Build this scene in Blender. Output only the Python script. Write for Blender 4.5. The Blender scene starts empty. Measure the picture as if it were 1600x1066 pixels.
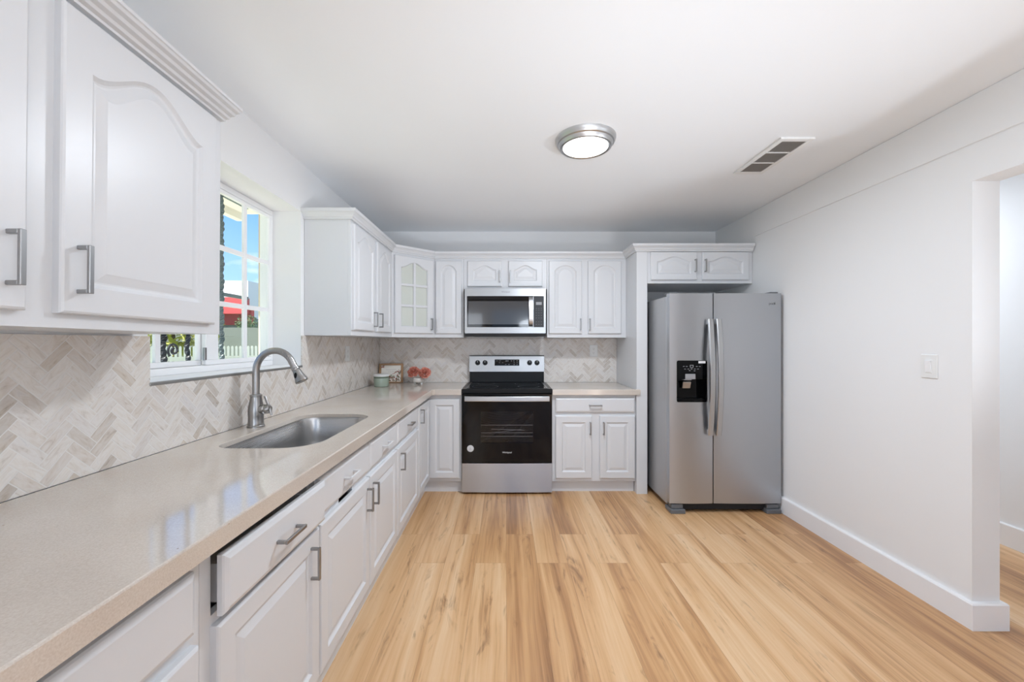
import bpy, bmesh, math, random
from mathutils import Vector, Matrix
random.seed(7)
C = bpy.context.scene.collection
PI = math.pi

# ------------------------------------------------------------------ camera, sky, sun, lights, exposure
sc = bpy.context.scene
cd = bpy.data.cameras.new('camera'); cam = bpy.data.objects.new('camera', cd); C.objects.link(cam)
cam.location = (0, 0, 1.275); cam.rotation_euler = (PI/2, 0, 0)
cd.sensor_width = 36; cd.lens = 640/1600*36
cd.shift_x = 10/1600; cd.shift_y = 2/1600
cd.clip_start = 0.02; cd.clip_end = 300
sc.camera = cam
sc.view_settings.view_transform = 'Standard'; sc.view_settings.look = 'None'
sc.view_settings.gamma = 1; sc.view_settings.use_curve_mapping = False
sc.view_settings.exposure = 0.16

w = bpy.data.worlds.new('sky'); sc.world = w; w.use_nodes = True
nt = w.node_tree; nt.nodes.clear()
out = nt.nodes.new('ShaderNodeOutputWorld'); bg = nt.nodes.new('ShaderNodeBackground')
tcw = nt.nodes.new('ShaderNodeTexCoord'); sep = nt.nodes.new('ShaderNodeSeparateXYZ'); nt.links.new(tcw.outputs['Generated'], sep.inputs[0])
skr = nt.nodes.new('ShaderNodeValToRGB')                       # clear sky by elevation
for e_, (p_, c_) in zip([skr.color_ramp.elements[0], skr.color_ramp.elements[1], skr.color_ramp.elements.new(.12), skr.color_ramp.elements.new(.30)],
                        ((0, (.62, .76, .95)), (1, (.10, .26, .72)), (.12, (.36, .60, .95)), (.30, (.15, .38, .86)))):
    e_.position = p_; e_.color = (*c_, 1)
nt.links.new(sep.outputs[2], skr.inputs[0])
cn = nt.nodes.new('ShaderNodeTexNoise'); cn.inputs['Scale'].default_value = 6.0; cn.inputs['Detail'].default_value = 6.0
mpw = nt.nodes.new('ShaderNodeMapping'); mpw.inputs['Scale'].default_value = (1, 1, 2.6)
crw = nt.nodes.new('ShaderNodeValToRGB'); crw.color_ramp.elements[0].position = .56; crw.color_ramp.elements[1].position = .72
mxw = nt.nodes.new('ShaderNodeMix'); mxw.data_type = 'RGBA'; mxw.inputs[7].default_value = (.95, .97, 1, 1)
nt.links.new(tcw.outputs['Generated'], mpw.inputs[0]); nt.links.new(mpw.outputs[0], cn.inputs['Vector'])
nt.links.new(cn.outputs[0], crw.inputs[0]); nt.links.new(crw.outputs[0], mxw.inputs[0])
nt.links.new(skr.outputs[0], mxw.inputs[6]); nt.links.new(mxw.outputs[2], bg.inputs[0])
bg.inputs[1].default_value = 1.4
nt.links.new(bg.outputs[0], out.inputs[0])

def light(name, kind, loc, rot, energy, color=(1, 1, 1), **kw):
    l = bpy.data.lights.new(name, kind); l.energy = energy; l.color = color
    for k, v in kw.items(): setattr(l, k, v)
    o = bpy.data.objects.new(name, l); C.objects.link(o); o.location = loc; o.rotation_euler = rot
    return o
sun = light('sun', 'SUN', (-6, -3, 8), (0, 0, 0), 14.0, (1, .97, .92), angle=.01)
sun.rotation_euler = Vector((.66, .52, -.95)).to_track_quat('-Z', 'Y').to_euler()
# unseen fill lights, behind camera and in hall, added to brighten the room
COOL = (.87, .955, 1.06)
light('rear_fill', 'AREA', (-.9, -3.05, 1.4), (PI/2, 0, 0), 11, COOL, shape='RECTANGLE', size=.6, size_y=1.2)  # added fill with no window behind it, lifts right wall and camera-facing sides
light('rear_ceiling_fill', 'AREA', (1.1, -.4, .9), (PI, 0, 0), 20, COOL, shape='DISK', size=.6)  # added upward fill for the ceiling and upper right wall
light('camera_fill', 'AREA', (.5, -.35, 1.6), (math.radians(152), 0, 0), 10, COOL, shape='DISK', size=.5)  # added fill beside the camera, tilted up at ceiling and cabinets
def bounce(name, energy, loc, aim, cone):
    o = light(name, 'SPOT', loc, (0, 0, 0), energy, COOL, spot_size=math.radians(cone), spot_blend=1, shadow_soft_size=.2)
    o.rotation_euler = (Vector(aim)-Vector(loc)).to_track_quat('-Z', 'Y').to_euler()
bounce('low_ceiling_fill', 102, (.9, -.3, .25), (.1, 2.7, 2.4), 54)  # added spot near the floor, brightens the kitchen ceiling
bounce('hall_ceiling_fill', 115, (2.95, .7, .6), (.3, 2.2, 2.4), 55)  # added spot in the hall, aimed through the opening to brighten the ceiling
light('far_hall_fill', 'AREA', (2.68, -1.4, 2.32), (0, 0, 0), 8, COOL, shape='DISK', size=.6)  # added fill, brightens the hall as reflected in the refrigerator door
light('hall_fill', 'AREA', (2.68, 3.3, 2.32), (0, 0, 0), 14, COOL, shape='DISK', size=.6)  # added fill for the hall wall beyond the opening

# ------------------------------------------------------------------ node helpers
class E:
    """tiny expression wrapper that writes math nodes"""
    def __init__(s, t, sock): s.t = t; s.s = sock
    def _op(s, op, *a):
        n = s.t.nodes.new('ShaderNodeMath'); n.operation = op
        for i, v in enumerate((s,)+a):
            if isinstance(v, E): s.t.links.new(v.s, n.inputs[i])
            else: n.inputs[i].default_value = v
        return E(s.t, n.outputs[0])
    def __add__(s, o): return s._op('ADD', o)
    def __sub__(s, o): return s._op('SUBTRACT', o)
    def __mul__(s, o): return s._op('MULTIPLY', o)
    def __truediv__(s, o): return s._op('DIVIDE', o)
    def floor(s): return s._op('FLOOR')
    def fract(s): return s._op('FRACT')
    def abs(s): return s._op('ABSOLUTE')
    def fmod(s, o): return s._op('FLOORED_MODULO', o)
    def lt(s, o): return s._op('LESS_THAN', o)
    def gt(s, o): return s._op('GREATER_THAN', o)
    def min(s, o): return s._op('MINIMUM', o)
    def max(s, o): return s._op('MAXIMUM', o)
    def pow(s, o): return s._op('POWER', o)

def new_mat(name):
    m = bpy.data.materials.new(name); m.use_nodes = True
    return m, m.node_tree, m.node_tree.nodes['Principled BSDF']
def pos(t):
    g = t.nodes.new('ShaderNodeNewGeometry'); x = t.nodes.new('ShaderNodeSeparateXYZ'); t.links.new(g.outputs['Position'], x.inputs[0])
    return [E(t, x.outputs[i]) for i in range(3)]
def objpos(t):
    g = t.nodes.new('ShaderNodeTexCoord'); x = t.nodes.new('ShaderNodeSeparateXYZ'); t.links.new(g.outputs['Object'], x.inputs[0])
    return [E(t, x.outputs[i]) for i in range(3)]
def vec(t, *a):
    n = t.nodes.new('ShaderNodeCombineXYZ')
    for i, v in enumerate(a):
        if isinstance(v, E): t.links.new(v.s, n.inputs[i])
        else: n.inputs[i].default_value = v
    return n.outputs[0]
def noise(t, v, scale=1, detail=3, rough=.5, dist=0):
    n = t.nodes.new('ShaderNodeTexNoise'); n.inputs['Scale'].default_value = scale; n.inputs['Detail'].default_value = detail
    n.inputs['Roughness'].default_value = rough; n.inputs['Distortion'].default_value = dist
    if v is not None: t.links.new(v, n.inputs['Vector'])
    return E(t, n.outputs[0])
def white(t, v):
    n = t.nodes.new('ShaderNodeTexWhiteNoise'); n.noise_dimensions = '3D'; t.links.new(v, n.inputs['Vector']); return E(t, n.outputs['Value'])
def ramp(t, fac, stops):
    n = t.nodes.new('ShaderNodeValToRGB'); cr = n.color_ramp
    while len(cr.elements) < len(stops): cr.elements.new(.5)
    for e, (p, c) in zip(cr.elements, stops):
        e.position = p; e.color = (*srgb(c), 1)
    t.links.new(fac.s, n.inputs[0]); return n.outputs[0]
def mix(t, fac, a, b, mode='MIX'):
    n = t.nodes.new('ShaderNodeMix'); n.data_type = 'RGBA'; n.blend_type = mode
    for i, v in ((0, fac), (6, a), (7, b)):
        if isinstance(v, E): t.links.new(v.s, n.inputs[i])
        elif isinstance(v, (int, float)): n.inputs[i].default_value = v
        elif isinstance(v, tuple): n.inputs[i].default_value = (*v, 1)
        else: t.links.new(v, n.inputs[i])
    return n.outputs[2]
def bump(t, h, b, strength=.2, dist=.001):
    n = t.nodes.new('ShaderNodeBump'); n.inputs['Strength'].default_value = strength; n.inputs['Distance'].default_value = dist
    t.links.new(h.s if isinstance(h, E) else h, n.inputs['Height']); t.links.new(n.outputs[0], b.inputs['Normal'])
def srgb(c):
    return tuple((v/255/12.92 if v <= 10 else ((v/255+.055)/1.055)**2.4) for v in c)

def plain(name, col, rough=.5, metal=0, spec=.5, coat=0, nz=0, nscale=40, trans=0, ior=1.45):
    m, t, b = new_mat(name); c = srgb(col)
    b.inputs['Base Color'].default_value = (*c, 1); b.inputs['Roughness'].default_value = rough; b.inputs['Metallic'].default_value = metal
    b.inputs['Specular IOR Level'].default_value = spec; b.inputs['Coat Weight'].default_value = coat; b.inputs['Coat Roughness'].default_value = .04
    b.inputs['Transmission Weight'].default_value = trans; b.inputs['IOR'].default_value = ior
    tc = t.nodes.new('ShaderNodeTexCoord')
    n = noise(t, tc.outputs['Object'], nscale, 3)
    if nz: bump(t, n, b, nz, .001)
    r = n*.08+(rough-.04)
    t.links.new(r.s, b.inputs['Roughness'])
    return m
def brushed(name, col, rough, axis, amt=.02, bst=.0, aniso=0):
    m, t, b = new_mat(name); b.inputs['Base Color'].default_value = (*srgb(col), 1); b.inputs['Metallic'].default_value = 1
    p = objpos(t); s = [500, 500, 500]; s[axis] = 3
    n = noise(t, vec(t, p[0]*s[0], p[1]*s[1], p[2]*s[2]), 1, 2)
    q = [2.5, 2.5, 2.5]; q[axis] = .5
    n2 = noise(t, vec(t, p[0]*q[0], p[1]*q[1], p[2]*q[2]), 1, 1)
    r = n*amt+n2*.05+(rough-.035); t.links.new(r.s, b.inputs['Roughness'])
    if aniso:
        b.inputs['Anisotropic'].default_value = aniso
        tg = t.nodes.new('ShaderNodeTangent'); tg.direction_type = 'UV_MAP'; tg.uv_map = 'uv'; t.links.new(tg.outputs[0], b.inputs['Tangent'])
    return m

M = {}
M['wall'] = plain('wall_paint', (239, 239, 239), .6, nz=.06, nscale=120)
M['ceiling'] = plain('ceiling_paint', (243, 245, 247), .38, nz=.04, nscale=30)
M['cab'] = plain('cabinet_paint', (217, 218, 220), .33, nz=.05, nscale=70)
M['trim'] = plain('trim_paint', (244, 244, 245), .3)
M['nickel'] = brushed('brushed_nickel', (160, 160, 160), .36, 2)
M['steel'] = brushed('stainless_steel', (184, 187, 191), .34, 0, aniso=.75)
M['steel_h'] = brushed('stainless_steel_bright', (186, 187, 188), .30, 0, aniso=.5)
M['steel_front'] = brushed('stainless_appliance_front', (164, 165, 166), .32, 0, aniso=.5)
M['steel_side'] = plain('grey_painted_steel', (178, 179, 181), .38, .5)
M['faucet'] = brushed('faucet_nickel', (164, 163, 162), .28, 2)
M['black'] = plain('black_plastic', (11, 11, 12), .3, spec=.3)
M['bglass'] = plain('black_glass', (4, 4, 5), .05, 0, .35)
M['dark'] = plain('dark_interior', (30, 30, 31), .7)
M['enamel'] = plain('oven_enamel', (170, 170, 170), .4)
M['grey'] = plain('grey_print', (150, 150, 152), .5)
M['dgrey'] = plain('dark_grey_print', (92, 92, 94), .5)
M['white_print'] = plain('white_print', (238, 238, 238), .5)
M['white_plastic'] = plain('white_plastic', (236, 236, 234), .35)
M['vent'] = plain('vent_dark', (70, 68, 66), .6)
M['alu'] = plain('aluminium_strip', (165, 165, 163), .4, .8)
M['rubber'] = plain('grey_foot_plastic', (104, 106, 109), .5)

# counter
m, t, b = new_mat('beige_quartz'); p = pos(t); pv = vec(t, *p)
n1 = noise(t, pv, 320, 2); n2 = noise(t, pv, 3.5, 4); n3 = noise(t, pv, 90, 1)
col = ramp(t, n1*.6+n2*.4, [(.3, (196, 183, 170)), (.55, (209, 199, 188)), (.75, (219, 211, 202))])
col = mix(t, n3.gt(.80), col, srgb((160, 140, 120)))
t.links.new(col, b.inputs['Base Color']); b.inputs['Roughness'].default_value = .085; b.inputs['IOR'].default_value = 1.9
M['quartz'] = m

# herringbone marble
def herring(name, ax, W=.0315, n=3):
    m, t, b = new_mat(name); p = pos(t); u0, v0 = p[ax], p[2]
    s = .70710678/W
    x = (u0+v0)*s+40.3; y = (v0-u0)*s+60.2
    i = x.floor(); j = y.floor(); k = (i-j).fmod(2*n)
    hz = k.lt(n-.5)
    kk = k*(-1)+(2*n-1)
    hu = (x-i+k)/n; hv = y-j
    vu = x-i; vv = (y-j+kk)/n
    inv = hz*(-1)+1
    idx = (i-k)*hz+i*inv; idy = j*hz+(j-kk)*inv
    eh = (hu.min(hu*(-1)+1)*n).min(hv.min(hv*(-1)+1))
    ev = (vv.min(vv*(-1)+1)*n).min(vu.min(vu*(-1)+1))
    e = eh*hz+ev*inv
    idv = vec(t, idx, idy, hz); r = white(t, idv)
    r2 = white(t, vec(t, idy, idx, hz+3.7))
    al = hu*hz+vv*inv; ac = hv*hz+vu*inv
    vein = noise(t, vec(t, al*1.1+r*40, ac*1.2+r2*40, r*10), 1.6, 5, .6, 1.2)
    tile = ramp(t, r, [(0, (178, 166, 154)), (.18, (216, 206, 197)), (.4, (229, 223, 217)), (.62, (233, 227, 220)), (.8, (218, 213, 211)), (.92, (212, 198, 182)), (1, (170, 158, 146))])
    vc = ramp(t, vein, [(.28, (160, 142, 122)), (.42, (216, 205, 193)), (.6, (234, 229, 224)), (.8, (190, 187, 187))])
    c = mix(t, .45, tile, vc)
    grout = e.lt(.045)
    c = mix(t, grout, c, srgb((226, 222, 217)))
    t.links.new(c, b.inputs['Base Color'])
    ro = grout*.4+.24; t.links.new(ro.s, b.inputs['Roughness'])
    h = (e*12).min(1); bump(t, h, b, .35, .0012)
    return m
M['herr_left'] = herring('herringbone_marble_left', 1); M['herr_back'] = herring('herringbone_marble_back', 0)

# floor
m, t, b = new_mat('oak_planks'); X, Y, Z = pos(t)
PW, PL = .1775, 1.22
xi = (X+.351)/PW; i = xi.floor(); fx = xi.fract(); par = i.fmod(2)
yj = (Y-2.72+par*.355)/PL; j = yj.floor(); fy = yj.fract()
idv = vec(t, i, j, 2.3); r = white(t, idv); r2 = white(t, vec(t, j, i, 5.1))
warp = noise(t, vec(t, X*5+r*30, Y*1.1+r2*30, r*9), 1, 2)
xw = X+warp*.05
broad = noise(t, vec(t, xw*9+r*57, Y*.5+r2*31, r*13), 1, 4, .55, .5)
streak = noise(t, vec(t, xw*70+r*91, Y*1.5+r2*17, r*7), 1, 3, .6)
fine = noise(t, vec(t, X*420, Y*9, r*20), 1, 2)
kn = noise(t, vec(t, X*15+r*77, Y*3.0+r2*53, r*3), 1, 4, .62, .9)
c = ramp(t, (broad-.5)*1.1+(streak-.5)*.38+(r-.5)*.26+.53, [(.18, (142, 100, 65)), (.33, (178, 132, 90)), (.46, (204, 158, 111)), (.6, (219, 177, 131)), (.8, (231, 197, 157))])
dk = ((broad*(-1)+.47)*7).max(0).min(1)*((streak*(-1)+.52)*8).max(0).min(1)
c = mix(t, dk*.38, c, srgb((140, 104, 76)))
smud = noise(t, vec(t, X*7+r*31, Y*1.7+r2*77, r*5), 1, 4, .65, 1.2)
sm = ((smud-.56)*6).max(0).min(1)*((streak*(-1)+.60)*5).max(0).min(1)
c = mix(t, sm*.55, c, srgb((134, 96, 66)))
knm = ((kn-.60)*9).max(0).min(1)*((streak*(-1)+.66)*5).max(.15).min(1)
c = mix(t, knm*.62, c, srgb((112, 76, 50)))
c = mix(t, fine*.10, c, srgb((150, 110, 75)))
ed = (fx.min(fx*(-1)+1)*PW).min(fy.min(fy*(-1)+1)*PL)
seam = ed.lt(.0012)
c = mix(t, seam*.3, c, srgb((120, 84, 54)))
t.links.new(c, b.inputs['Base Color'])
ro = fine*.1+.27; t.links.new(ro.s, b.inputs['Roughness'])
bump(t, (ed*400).min(1)+fine*.12, b, .12, .001)
M['floor'] = m

# glass (thin)
def thin_glass(name, tint=(1, 1, 1), refl=1.45):
    m = bpy.data.materials.new(name); m.use_nodes = True; t = m.node_tree; t.nodes.clear()
    o = t.nodes.new('ShaderNodeOutputMaterial'); tr = t.nodes.new('ShaderNodeBsdfTransparent'); gl = t.nodes.new('ShaderNodeBsdfGlossy')
    lw = t.nodes.new('ShaderNodeLayerWeight'); lw.inputs[0].default_value = .5; fr = (E(t, lw.outputs['Facing']).pow(5)*.6+.03); gl.inputs['Roughness'].default_value = .01
    tr.inputs[0].default_value = (*tint, 1); mx = t.nodes.new('ShaderNodeMixShader')
    t.links.new(fr.s, mx.inputs[0]); t.links.new(tr.outputs[0], mx.inputs[1]); t.links.new(gl.outputs[0], mx.inputs[2]); t.links.new(mx.outputs[0], o.inputs[0])
    return m
M['glass'] = thin_glass('window_glass', (.97, .99, .98))
M['oven_glass'] = thin_glass('tinted_oven_glass', (.72, .72, .73))
M['mw_glass'] = plain('microwave_screen_glass', (60, 60, 62), .12, 0, .5, .5)
M['frost'] = plain('frosted_glass', (206, 210, 202), .22, 0, .5, .2)
def emit(name, col, s):
    m, t, b = new_mat(name); b.inputs['Base Color'].default_value = (.9, .9, .9, 1); b.inputs['Emission Color'].default_value = (*col, 1); b.inputs['Emission Strength'].default_value = s
    return m
M['lamp'] = emit('lit_diffuser', (1, .99, .97), 3.0)

# ------------------------------------------------------------------ mesh helpers
def bx(bm, x0, x1, y0, y1, z0, z1, bev=0, seg=1, mi=0):
    vs = [bm.verts.new((x, y, z)) for z in (z0, z1) for x, y in ((x0, y0), (x1, y0), (x1, y1), (x0, y1))]
    fs = [bm.faces.new([vs[k] for k in q]) for q in ((3, 2, 1, 0), (4, 5, 6, 7), (0, 1, 5, 4), (1, 2, 6, 5), (2, 3, 7, 6), (3, 0, 4, 7))]
    for f in fs: f.material_index = mi
    if bev:
        es = list({e for f in fs for e in f.edges})
        r = bmesh.ops.bevel(bm, geom=es, offset=bev, segments=seg, affect='EDGES', profile=.5)
        for f in r['faces']: f.material_index = mi
def box(x0, x1, y0, y1, z0, z1, bev=0, seg=1):
    bm = bmesh.new(); bx(bm, x0, x1, y0, y1, z0, z1, bev, seg); return bm
def boxes(*a, bev=0, seg=1):
    bm = bmesh.new()
    for q in a: bx(bm, *q, bev=bev, seg=seg)
    return bm
def bridge(bm, A, B, mi=0, closed=True):
    n = len(A)
    for k in range(n if closed else n-1):
        f = bm.faces.new((A[k], A[(k+1) % n], B[(k+1) % n], B[k])); f.material_index = mi
def lathe(bm, prof, seg=32, cx=0, cy=0, cap=True, mtx=None, mi=0):
    """prof: list of (r, z)"""
    rings = []
    for r, z in prof:
        ring = []
        for k in range(seg):
            a = 2*PI*k/seg; v = Vector((cx+r*math.cos(a), cy+r*math.sin(a), z))
            if mtx: v = mtx @ v
            ring.append(bm.verts.new(v))
        rings.append(ring)
    for a, b_ in zip(rings, rings[1:]): bridge(bm, a, b_, mi)
    if cap:
        bm.faces.new(list(reversed(rings[0]))).material_index = mi; bm.faces.new(rings[-1]).material_index = mi
def tube(bm, pts, rad, seg=14, cap=True, sx=1, twist=0):
    pts = [Vector(p) for p in pts]; n = len(pts); rad = [rad]*n if not isinstance(rad, (list, tuple)) else rad
    up = None; rings = []
    for k, p in enumerate(pts):
        d = (pts[min(k+1, n-1)]-pts[max(k-1, 0)]).normalized()
        if up is None:
            up = d.orthogonal().normalized()
            if abs(d.y) < .9: up = (Vector((0, 1, 0))-d*d.y).normalized()
        up = (up-d*up.dot(d)).normalized(); s = d.cross(up)
        rings.append([bm.verts.new(p+(up*math.cos(a+twist*k)*sx+s*math.sin(a+twist*k))*rad[k]) for a in [2*PI*q/seg for q in range(seg)]])
    for a, b_ in zip(rings, rings[1:]): bridge(bm, a, b_)
    if cap: bm.faces.new(list(reversed(rings[0]))); bm.faces.new(rings[-1])
def prism(bm, poly, z0, z1, mi=0):
    a = [bm.verts.new((x, y, z0)) for x, y in poly]; b_ = [bm.verts.new((x, y, z1)) for x, y in poly]
    bridge(bm, a, b_, mi); bm.faces.new(list(reversed(a))).material_index = mi; bm.faces.new(b_).material_index = mi
def sweep(bm, path, prof, closed_ends=True):
    """profile (out, z) swept along xy path, out = to the right of travel, mitred"""
    P = [Vector((p[0], p[1])) for p in path]; n = len(P); rings = []
    for k in range(n):
        ns = []
        if k > 0: d = (P[k]-P[k-1]).normalized(); ns.append(Vector((d.y, -d.x)))
        if k < n-1: d = (P[k+1]-P[k]).normalized(); ns.append(Vector((d.y, -d.x)))
        if len(ns) == 2:
            mm = (ns[0]+ns[1]).normalized(); mm = mm/max(.3, mm.dot(ns[0]))
        else: mm = ns[0]
        rings.append([bm.verts.new((P[k].x+mm.x*o, P[k].y+mm.y*o, z)) for o, z in prof])
    for a, b_ in zip(rings, rings[1:]): bridge(bm, a, b_)
    bm.faces.new(list(reversed(rings[0]))); bm.faces.new(rings[-1])
def smooth_obj(o, ang=35):
    me = o.data
    for p_ in me.polygons: p_.use_smooth = True
    try: me.set_sharp_from_angle(angle=math.radians(ang))
    except Exception: pass
def obj(name, bm, mat, parent=None, loc=(0, 0, 0), rot=(0, 0, 0), smooth=False, label=None):
    bmesh.ops.recalc_face_normals(bm, faces=bm.faces)
    uv = bm.loops.layers.uv.new('uv')
    for f in bm.faces:
        for l_ in f.loops: l_[uv].uv = (l_.vert.co.z, l_.vert.co.x+l_.vert.co.y*.37)
    me = bpy.data.meshes.new(name); bm.to_mesh(me); bm.free()
    for mm in (mat if isinstance(mat, (list, tuple)) else [mat]): me.materials.append(M[mm] if isinstance(mm, str) else mm)
    o = bpy.data.objects.new(name, me); C.objects.link(o); o.location = loc; o.rotation_euler = rot
    if parent: o.parent = parent
    if smooth: smooth_obj(o)
    if label: o['label'] = label
    return o
def tag(o, label, cat, group=None, kind=None):
    o['label'] = label; o['category'] = cat
    if group: o['group'] = group
    if kind: o['kind'] = kind
    return o
def thing(name, label, cat, loc=(0, 0, 0), rotz=0, group=None):
    o = bpy.data.objects.new(name, None); C.objects.link(o); o.location = loc; o.rotation_euler = (0, 0, rotz); o.empty_display_size = .1
    return tag(o, label, cat, group)
def struct(name, bm, mat, parent=None, **k):
    o = obj(name, bm, mat, parent, **k)
    if not parent: o['kind'] = 'structure'
    return o
def text_mesh(name, body, size, mat, parent, loc, rot, depth=.0006):
    cu = bpy.data.curves.new(name, 'FONT'); cu.body = body; cu.size = size; cu.align_x = 'CENTER'; cu.align_y = 'CENTER'; cu.extrude = depth
    to = bpy.data.objects.new(name, cu); C.objects.link(to)
    dg = bpy.context.evaluated_depsgraph_get(); me = bpy.data.meshes.new_from_object(to.evaluated_get(dg)); me.name = name
    bpy.data.objects.remove(to); me.materials.clear(); me.materials.append(M[mat])
    o = bpy.data.objects.new(name, me); C.objects.link(o); o.parent = parent; o.location = loc; o.rotation_euler = rot
    return o

# ------------------------------------------------------------------ the room
XL, XR, YB, H = -1.25, 2.08, 4.06, 2.3725
JY, JX, XH = 1.826, 2.203, 3.145
WY0, WY1, WZ0, WZ1 = 1.431, 2.50, 1.135, 2.075
YR = -3.2
struct('floor', box(XL-.25, XH+.1, YR, YB+.1, -.05, 0), 'floor')
struct('ceiling', box(XL-.25, XH+.1, YR-.1, YB+.1, H, H+.08), 'ceiling')
XO = XL-.25
struct('wall_left', boxes((XO, XL, YR, WY0, 0, H), (XO, XL, WY1, YB+.1, 0, H), (XO, XL, WY0, WY1, 0, WZ0), (XO, XL, WY0, WY1, WZ1, H)), 'wall')
struct('wall_back', box(XL, XH+.1, YB, YB+.1, 0, H), 'wall')
struct('wall_right', boxes((XR, JX, JY, YB, 0, H), (XR, JX, -.25, JY, 1.994, H), (XR, JX, YR, -.25, 0, H)), 'wall')
struct('wall_hall', box(XH, XH+.1, YR, YB, 0, H), 'wall')
struct('wall_rear', boxes((XL, -.35, YR, YR+.1, 0, H), (2.1, XR+.01, YR, YR+.1, 0, H), (JX, XH, YR, YR+.1, 0, H), (-.35, 2.1, YR, YR+.1, 2.1, H)), 'wall')
struct('trim_1', box(XR-.007, XR, -.3, 3.42, 2.158, H, .003), 'wall')
bm = bmesh.new(); sweep(bm, [(XR, 3.9), (XR, JY), (JX, JY), (JX, 3.9)][::1], [(0, 0), (.02, 0), (.02, .112), (.016, .118), (0, .12)])
struct('baseboard_right', bm, 'trim')
bm = bmesh.new(); sweep(bm, [(XH, YB), (XH, -2)], [(0, 0), (.018, 0), (.018, .132), (.014, .137), (0, .137)])
struct('baseboard_hall', bm, 'trim')
struct('trim_2', box(XL-.002, XL+.011, WY0-.003, WY1+.003, 1.1225, WZ0-.001, .002), 'alu')

# window_1 : horizontal slider in a deep reveal
WX0, WX1 = -1.485, -1.42
win = bpy.data.objects.new('window_1', None); C.objects.link(win); win.location = (-1.45, (WY0+WY1)/2, WZ0); win['kind'] = 'structure'
wl = lambda y: y-(WY0+WY1)/2
def wpart(name, lst, mat, bev=.003, parent=win):
    bm = bmesh.new()
    for x0, x1, y0, y1, z0, z1 in lst: bx(bm, x0+1.45, x1+1.45, wl(y0), wl(y1), z0-WZ0, z1-WZ0, bev)
    return obj(name, bm, mat, parent)
wpart('window_frame', [(WX0, WX1, WY0, WY1, WZ0, 1.165), (WX0, WX1, WY0, WY1, 2.045, WZ1), (WX0, WX1, WY0, WY0+.03, 1.165, 2.045), (WX0, WX1, WY1-.014, WY1, 1.165, 2.045)], 'trim')
def sash(x0, x1, y0, y1, st):
    s = wpart('sash', [(x0, x1, y0, y1, 1.166, 1.19), (x0, x1, y0, y1, 2.025, 2.044), (x0, x1, y0, y0+st, 1.19, 2.025), (x0, x1, y1-.019, y1, 1.19, 2.025)], 'trim')
    ya, yb = y0+st, y1-.019; ym = (ya+yb)/2
    g = [(x0+.004, x1-.004, ym-.013, ym+.013, 1.19, 2.025)]
    for z in (1.469, 1.752):
        g += [(x0+.004, x1-.004, ya, ym-.013, z-.012, z+.012), (x0+.004, x1-.004, ym+.013, yb, z-.012, z+.012)]
    mu = wpart('muntin_grid', g, 'trim', .002)
    xm = (x0+x1)/2
    gl = wpart('glass_pane', [(xm-.002, xm+.002, ya-.002, yb+.002, 1.188, 2.027)], 'glass', 0)
sash(-1.472, -1.448, 1.46, 1.955, .028)
sash(-1.446, -1.422, 1.945, 2.486, .085)
wpart('sash_lock', [(-1.426, -1.414, 1.926, 1.94, 1.19, 1.25)], 'nickel', .002)

# ------------------------------------------------------------------ backsplash, countertops
BT = .008
bm = boxes((XL+.001, XL+BT, .05, WY0, .881, 1.296), (XL+.001, XL+BT, WY0, WY1, .881, 1.1215), (XL+.001, XL+BT, WY1, YB-.001, .881, 1.316))
tag(obj('tile_backsplash', bm, 'herr_left'), 'herringbone marble tile backsplash on the left wall below the window', 'backsplash')
bm = boxes((XL+BT+.0005, 1.0985, YB-BT, YB-.001, .881, 1.316))
tag(obj('tile_backsplash', bm, 'herr_back'), 'herringbone marble tile backsplash on the back wall behind the stove', 'backsplash')

CZ, CB = .88, .834
def rrect(x0, x1, y0, y1, rs, n=8):
    """radii in order (x1,y0),(x1,y1),(x0,y1),(x0,y0)"""
    pts = []
    for (cx, cy, a0), r in zip(((x1, y0, -90), (x1, y1, 0), (x0, y1, 90), (x0, y0, 180)), rs):
        sx = -1 if cx == x1 else 1; sy = 1 if cy == y0 else -1
        for k in range(n+1):
            a = math.radians(a0+90*k/n); pts.append((cx+sx*r+r*math.cos(a), cy+sy*r+r*math.sin(a)))
    return pts
SINK = rrect(-1.105, -.73, 1.53, 2.27, (.13, .12, .085, .075))
def slab(outer, hole, z0, z1, bev=.004):
    bm = bmesh.new()
    def loop(pts): 
        v = [bm.verts.new((x, y, z1)) for x, y in pts]; return v, [bm.edges.new((v[k], v[(k+1) % len(v)])) for k in range(len(v))]
    ov, oe = loop(outer); es = list(oe)
    if hole: hv, he = loop(hole); es += he
    bmesh.ops.triangle_fill(bm, edges=es, use_beauty=True, normal=(0, 0, 1))
    for f in list(bm.faces):
        if f.normal.z < 0: f.normal_flip()
    r = bmesh.ops.extrude_face_region(bm, geom=list(bm.faces))
    for v in [g for g in r['geom'] if isinstance(g, bmesh.types.BMVert)]: v.co.z = z0
    bmesh.ops.recalc_face_normals(bm, faces=bm.faces)
    be = [e for e in bm.edges if len(e.link_faces) == 2 and all(abs(v.co.z-z1) < 1e-6 for v in e.verts) and abs(e.link_faces[0].normal.dot(e.link_faces[1].normal)) < .5]
    bmesh.ops.bevel(bm, geom=be, offset=bev, segments=2, affect='EDGES', profile=.5)
    return bm
outer = [(XL+BT+.001, .06), (-.61, .06), (-.61, 3.405), (-.59, 3.425), (-.37, 3.425), (-.37, YB-BT-.001), (XL+BT+.001, YB-BT-.001)]
ST = CZ-.02
bm = slab(outer, SINK, ST, CZ)
prism(bm, [(-.64, .06), (-.61, .06), (-.61, 3.405), (-.59, 3.425), (-.37, 3.425), (-.37, 3.455), (-.60, 3.455), (-.64, 3.415)], CB, ST)
tag(obj('countertop', bm, 'quartz'), 'long L-shaped beige quartz countertop with the sink cut into it', 'countertop')
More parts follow.
